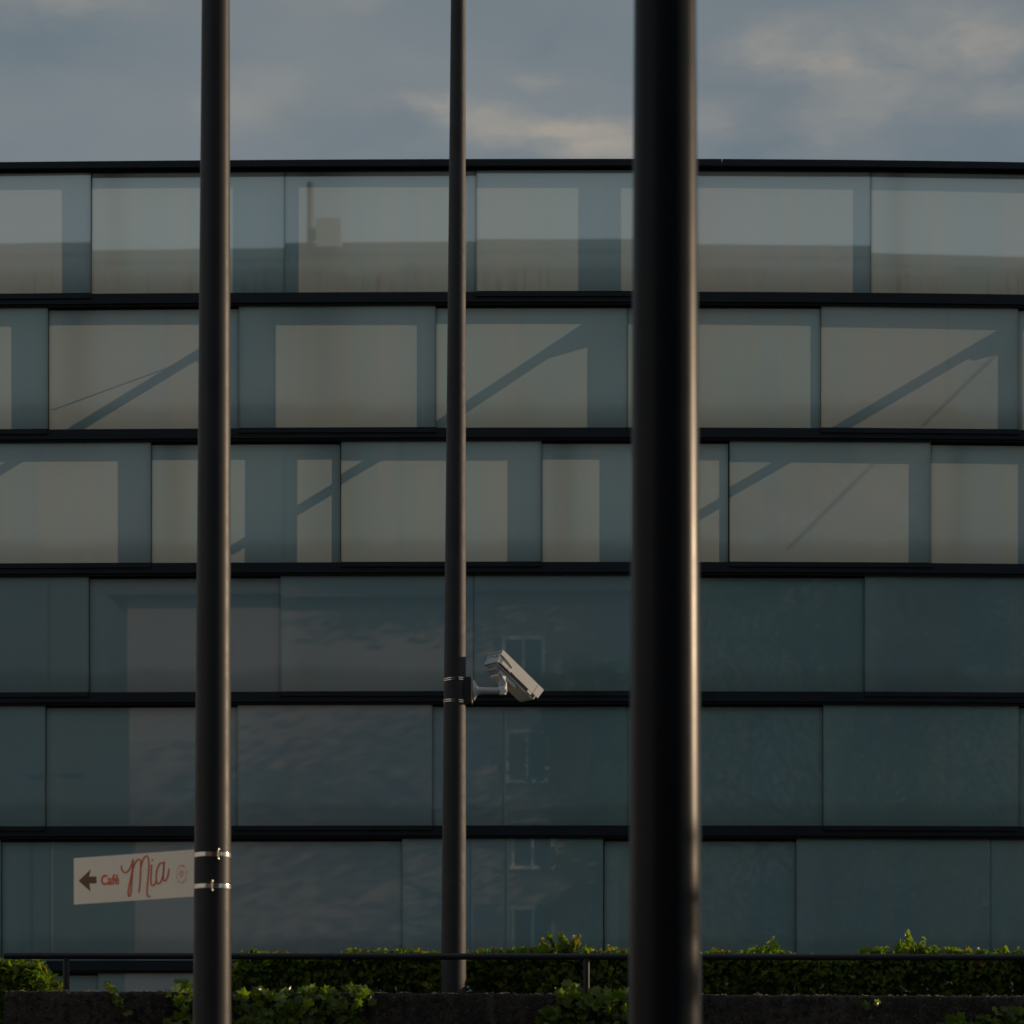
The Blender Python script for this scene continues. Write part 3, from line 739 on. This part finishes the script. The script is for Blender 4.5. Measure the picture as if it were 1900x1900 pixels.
# body
bm = bmesh.new()
pts = [(.016, -.012), (.335, -.012), (.345, -.02), (.345, -.088), (.325, -.098), (.25, -.098), (.055, -.085), (.016, -.085)]
a = [bm.verts.new((x, .012, z)) for x, z in pts]; b = [bm.verts.new((x, WSH-.012, z)) for x, z in pts]; n = len(pts)
bm.faces.new(a); bm.faces.new(b[::-1])
for i in range(n): bm.faces.new((a[i], b[i], b[(i+1) % n], a[(i+1) % n]))
fin(bm); bevel(bm, .005, 3); hb = hfin('housing', bm, M_cam, cc, True)
bm = bmesh.new(); hbox(bm, .004, .0155, .004, WSH-.004, -.088, -.012); bevel(bm, .004, 2); bk = hfin('back_plate', bm, M_camgrey)
bm = bmesh.new()        # tiny printed marks on the back plate
for i, w_ in enumerate((.030, .022, .026, .034)):
    hbox(bm, .0030, .0036, .030, .030+w_, -.028-i*.006, -.026-i*.006)
for i in range(4): hbox(bm, .0030, .0036, .075+i*.011, .081+i*.011, -.034, -.026)
hbox(bm, .0030, .0036, .125, .127, -.06, -.022)
hfin('printed_label', bm, M_dark, bk)
for x0, x1 in ((.035, .085), (.088, .118), (.272, .305)):
    bm = bmesh.new(); hbox(bm, x0, x1, -.001, .0115, -.078 if x1 < .2 else -.092, -.056 if x1 < .2 else -.073); bevel(bm, .003, 2); hfin('latch', bm, M_cam)
bm = bmesh.new(); hbox(bm, .02, .335, .004, .0115, -.0835, -.0795); hfin('side_seam', bm, M_dark, hb)
bm = bmesh.new(); hbox(bm, .035, .175, .030, WSH-.030, -.112, -.0865); bevel(bm, .005, 2); hfin('tilt_bracket', bm, M_camgrey)
bm = bmesh.new(); hbox(bm, .060, .200, .016, .028, -.122, -.0985); bevel(bm, .004, 2); hfin('side_channel', bm, M_camgrey)
bm = bmesh.new(); hbox(bm, .07, .15, .035, WSH-.035, -.132, -.113); bevel(bm, .004, 2); hfin('swivel_shoe', bm, M_cam)
bm = bmesh.new(); hbox(bm, .3455, .348, .03, WSH-.03, -.08, -.03); hfin('front_window', bm, M_win)

# ------------------------------------------------------------ hedge and bushes
def hedge_leaves(name, label, px0, px1, dn, df, ztop, zbot, count, seed, shoots, cat='hedge', round_left=0, round_right=0, ls=.052):
    rng = random.Random(seed)
    x0 = (px0-950)/F*dn; x1 = (px1-950)/F*dn
    h = thing(name, label, cat, ((x0+x1)/2, (dn+df)/2, zbot))
    bm = bmesh.new(); tops = []
    def ztp(x, y):
        z = ztop+.035*noise.noise(Vector((x*2.2, y*2, seed)))+.02*noise.noise(Vector((x*7, y*6, seed)))
        if round_left: z -= max(0, 1-(x-x0)/round_left)**2*.35
        if round_right: z -= max(0, 1-(x1-x)/round_right)**2*.28
        return z
    for i in range(count):
        x = rng.uniform(x0, x1); kind = rng.random()
        if kind < .62:
            zt = ztp(x, dn); z = zt-(zt-zbot)*rng.random()
            y = dn+.05*noise.noise(Vector((x*4, z*5, seed+3)))+.22*rng.random()**1.5+max(0, (z-zt+.08))*.8+max(0, zt-.10-z)*.55
            n = Vector((rng.gauss(0, .5), -1, rng.gauss(.35, .6)))
        else:
            y = rng.uniform(dn, df); zt = ztp(x, y); z = zt-.10*rng.random()**1.6
            n = Vector((rng.gauss(0, .5), rng.gauss(-.2, .5), 1))
        # leaf tips hang down: roll chosen around the downwards direction
        add_leaf(bm, (x, y, z), n, ls*rng.uniform(.6, 1.25), 'ovate', rng, rng.gauss(math.pi, .7) if kind < .62 else None)
    link_mesh('foliage', bm, M_leaf, h)
    bm = bmesh.new(); bs = bmesh.new()
    for (spx, hgt, nn) in shoots:
        x = (spx-950)/F*(dn+.1)+rng.uniform(-.01, .01); y = dn+rng.uniform(.02, .25); z = ztp(x, y)-.05
        for b_ in range(nn):
            dirv = Vector((rng.gauss(0, .38), rng.gauss(0, .3), 1)).normalized(); L = hgt*rng.uniform(.7, 1.35)+.065
            bx = x+rng.gauss(0, .025)
            q0 = Vector((bx, y, z)); q1 = q0+dirv*L*.6; q2 = q0+dirv*L+Vector((rng.gauss(0, .012), 0, 0))
            tube(bs, [q0, q1, q2], [.0022, .0016, .0009], 5)
            m_ = max(3, int(L/.016))
            for j in range(m_):
                f = .25+.75*j/m_; pos = q0.lerp(q2, f); s_ = ls*(1.35-.6*f)*rng.uniform(.8, 1.3)
                add_leaf(bm, pos+Vector((rng.gauss(0, .008), rng.gauss(0, .008), .006)), Vector((rng.gauss(0, .8), rng.gauss(-.5, .6), rng.gauss(.5, .5))), s_, 'ovate', rng, rng.gauss(0, .8))
    link_mesh('young_shoots', bm, M_shoot, h); link_mesh('stems', bs, M_twig, h)
    return h
rs = random.Random(9)
sh_ = [(890, .035, 4), (930, .035, 3), (960, .03, 3), (990, .05, 4), (1035, .10, 5), (1050, .13, 6), (1062, .11, 5), (1078, .06, 4), (1120, .04, 3), (1150, .03, 3),
       (570, .035, 1), (685, .035, 2), (800, .03, 1), (1365, .03, 2), (1410, .05, 4), (1430, .10, 4), (1445, .06, 4), (1480, .03, 3), (1580, .03, 2), (1618, .06, 4), (1640, .05, 3), (1685, .12, 4), (1700, .08, 5), (1730, .05, 4), (1760, .04, 3), (1785, .06, 3), (1815, .05, 4), (1850, .05, 4), (1885, .055, 5), (1930, .05, 4)]
sh_ += [(rs.uniform(440, 1950), rs.uniform(.0, .03), 3) for _ in range(230)]  # extra pale shoots all along, put in so the hedge top reads as sunlit
for a_, b_, n_ in ((880, 1160, 26), (1375, 1485, 10), (1600, 1960, 34), (560, 830, 5)):
    sh_ += [(rs.uniform(a_, b_), rs.uniform(.015, .055), 4) for _ in range(n_)]
hedge_leaves('clipped_hedge', 'long dense green hedge behind the rail with pale shoots on top', 400, 2300, 14.62, 15.5, 2.50, 1.75, 40000, 4, sh_, 'hedge', .2)
bm = bmesh.new()
hedge_leaves('round_bush', 'small leafy bush behind the left end of the wall', -60, 105, 14.0, 14.5, 2.41, 1.75, 2600, 14,
             [(15, .04, 3), (30, .05, 3), (55, .05, 3), (75, .05, 3), (92, .04, 3), (5, .04, 3)]+[(rs.uniform(-30, 88), .0, 3) for _ in range(14)], 'bush', 0, .16)

# ------------------------------------------------------------ ivy over the wall
def ivy(label, pts, n, seed, size=.062, spread=(.06, .05), stems=True, group=None):
    """pts: list of (px, py, rx, ry) lobes in photo pixels on the face of the wall"""
    rng = random.Random(seed)
    c = pts[0]; base = P(c[0], min(c[1], 1890), wall_d(c[0]))
    o = thing('ivy_plant', label, 'ivy', base, 'ivy trailing over the wall')
    bm = bmesh.new(); bs = bmesh.new()
    tot = sum(p_[2]*p_[3] for p_ in pts)
    for (px, py, rx, ry) in pts:
        m_ = max(1, int(n*rx*ry/tot))
        for i in range(m_):
            a = rng.uniform(0, 2*math.pi); r = math.sqrt(rng.random())
            qx = px+math.cos(a)*r*rx; qy = py+math.sin(a)*r*ry; d = wall_d(qx)
            lay = rng.random()
            top = P(0, qy, d).z-wall_zt(qx)
            yy = d-.015-.09*lay*(1-r*.6) if top < .0 else d+.02-.06*lay+min(.1, top)
            p_ = P(qx, qy, yy)
            nrm = Vector((rng.gauss(.1, .6), -1, rng.gauss(.45, .6)))
            add_leaf(bm, p_, nrm, size*rng.uniform(.35, 1.2), 'ivy', rng, rng.gauss(math.pi, .6), .12)
            if n > 40 and rng.random() < .25: tube(bs, [p_, p_+Vector((rng.gauss(0, .01), .03, rng.uniform(.01, .04)))], .0012, 4)
        if n > 40: tube(bs, [P(px+rng.uniform(-.4, .4)*rx, py-ry*.9, wall_d(px)-.01), P(px, py, wall_d(px)-.02), P(px+rng.uniform(-.4, .4)*rx, py+ry*.8, wall_d(px)-.008)], .002, 5)
    if n <= 40: tube(bs, [P(q_[0], q_[1], wall_d(q_[0])-.02) for q_ in pts], .002, 5)
    link_mesh('leaves', bm, M_ivy, o); link_mesh('stems', bs, M_twig, o)
ivy('ivy clump spilling over the wall just left of the sign pole', [(345, 1845, 30, 26), (352, 1880, 34, 32), (310, 1842, 10, 8), (330, 1905, 30, 20)], 75, 31)
ivy('thin single ivy sprig trailing down the bare wall near its left end', [(197, 1828, 7, 5), (208, 1838, 6, 7), (217, 1850, 9, 6), (223, 1862, 8, 7), (238, 1879, 6, 4)], 17, 32, .050)
ivy('broad bright ivy clump between the sign pole and the slim pole', [(470, 1862, 35, 30), (520, 1872, 42, 38), (590, 1868, 55, 36), (650, 1858, 44, 26), (672, 1850, 26, 18), (560, 1905, 120, 20), (480, 1895, 60, 30)], 330, 33)
ivy('ivy clump against the thick pole climbing onto the rail post foot', [(1050, 1842, 22, 18), (1075, 1858, 42, 26), (1130, 1858, 46, 26), (1095, 1885, 70, 34), (1030, 1895, 36, 26), (1150, 1890, 30, 40), (1225, 1890, 60, 30)], 260, 34)
ivy('tiny three leaved ivy shoot on the bare wall right of the thick pole', [(1612, 1868, 7, 4), (1628, 1866, 7, 5), (1615, 1888, 4, 3)], 5, 35, .048)
ivy('low ivy clump at the bottom right corner of the wall', [(1800, 1892, 40, 16), (1870, 1890, 50, 20), (1780, 1905, 30, 14), (1840, 1915, 110, 20)], 120, 36)
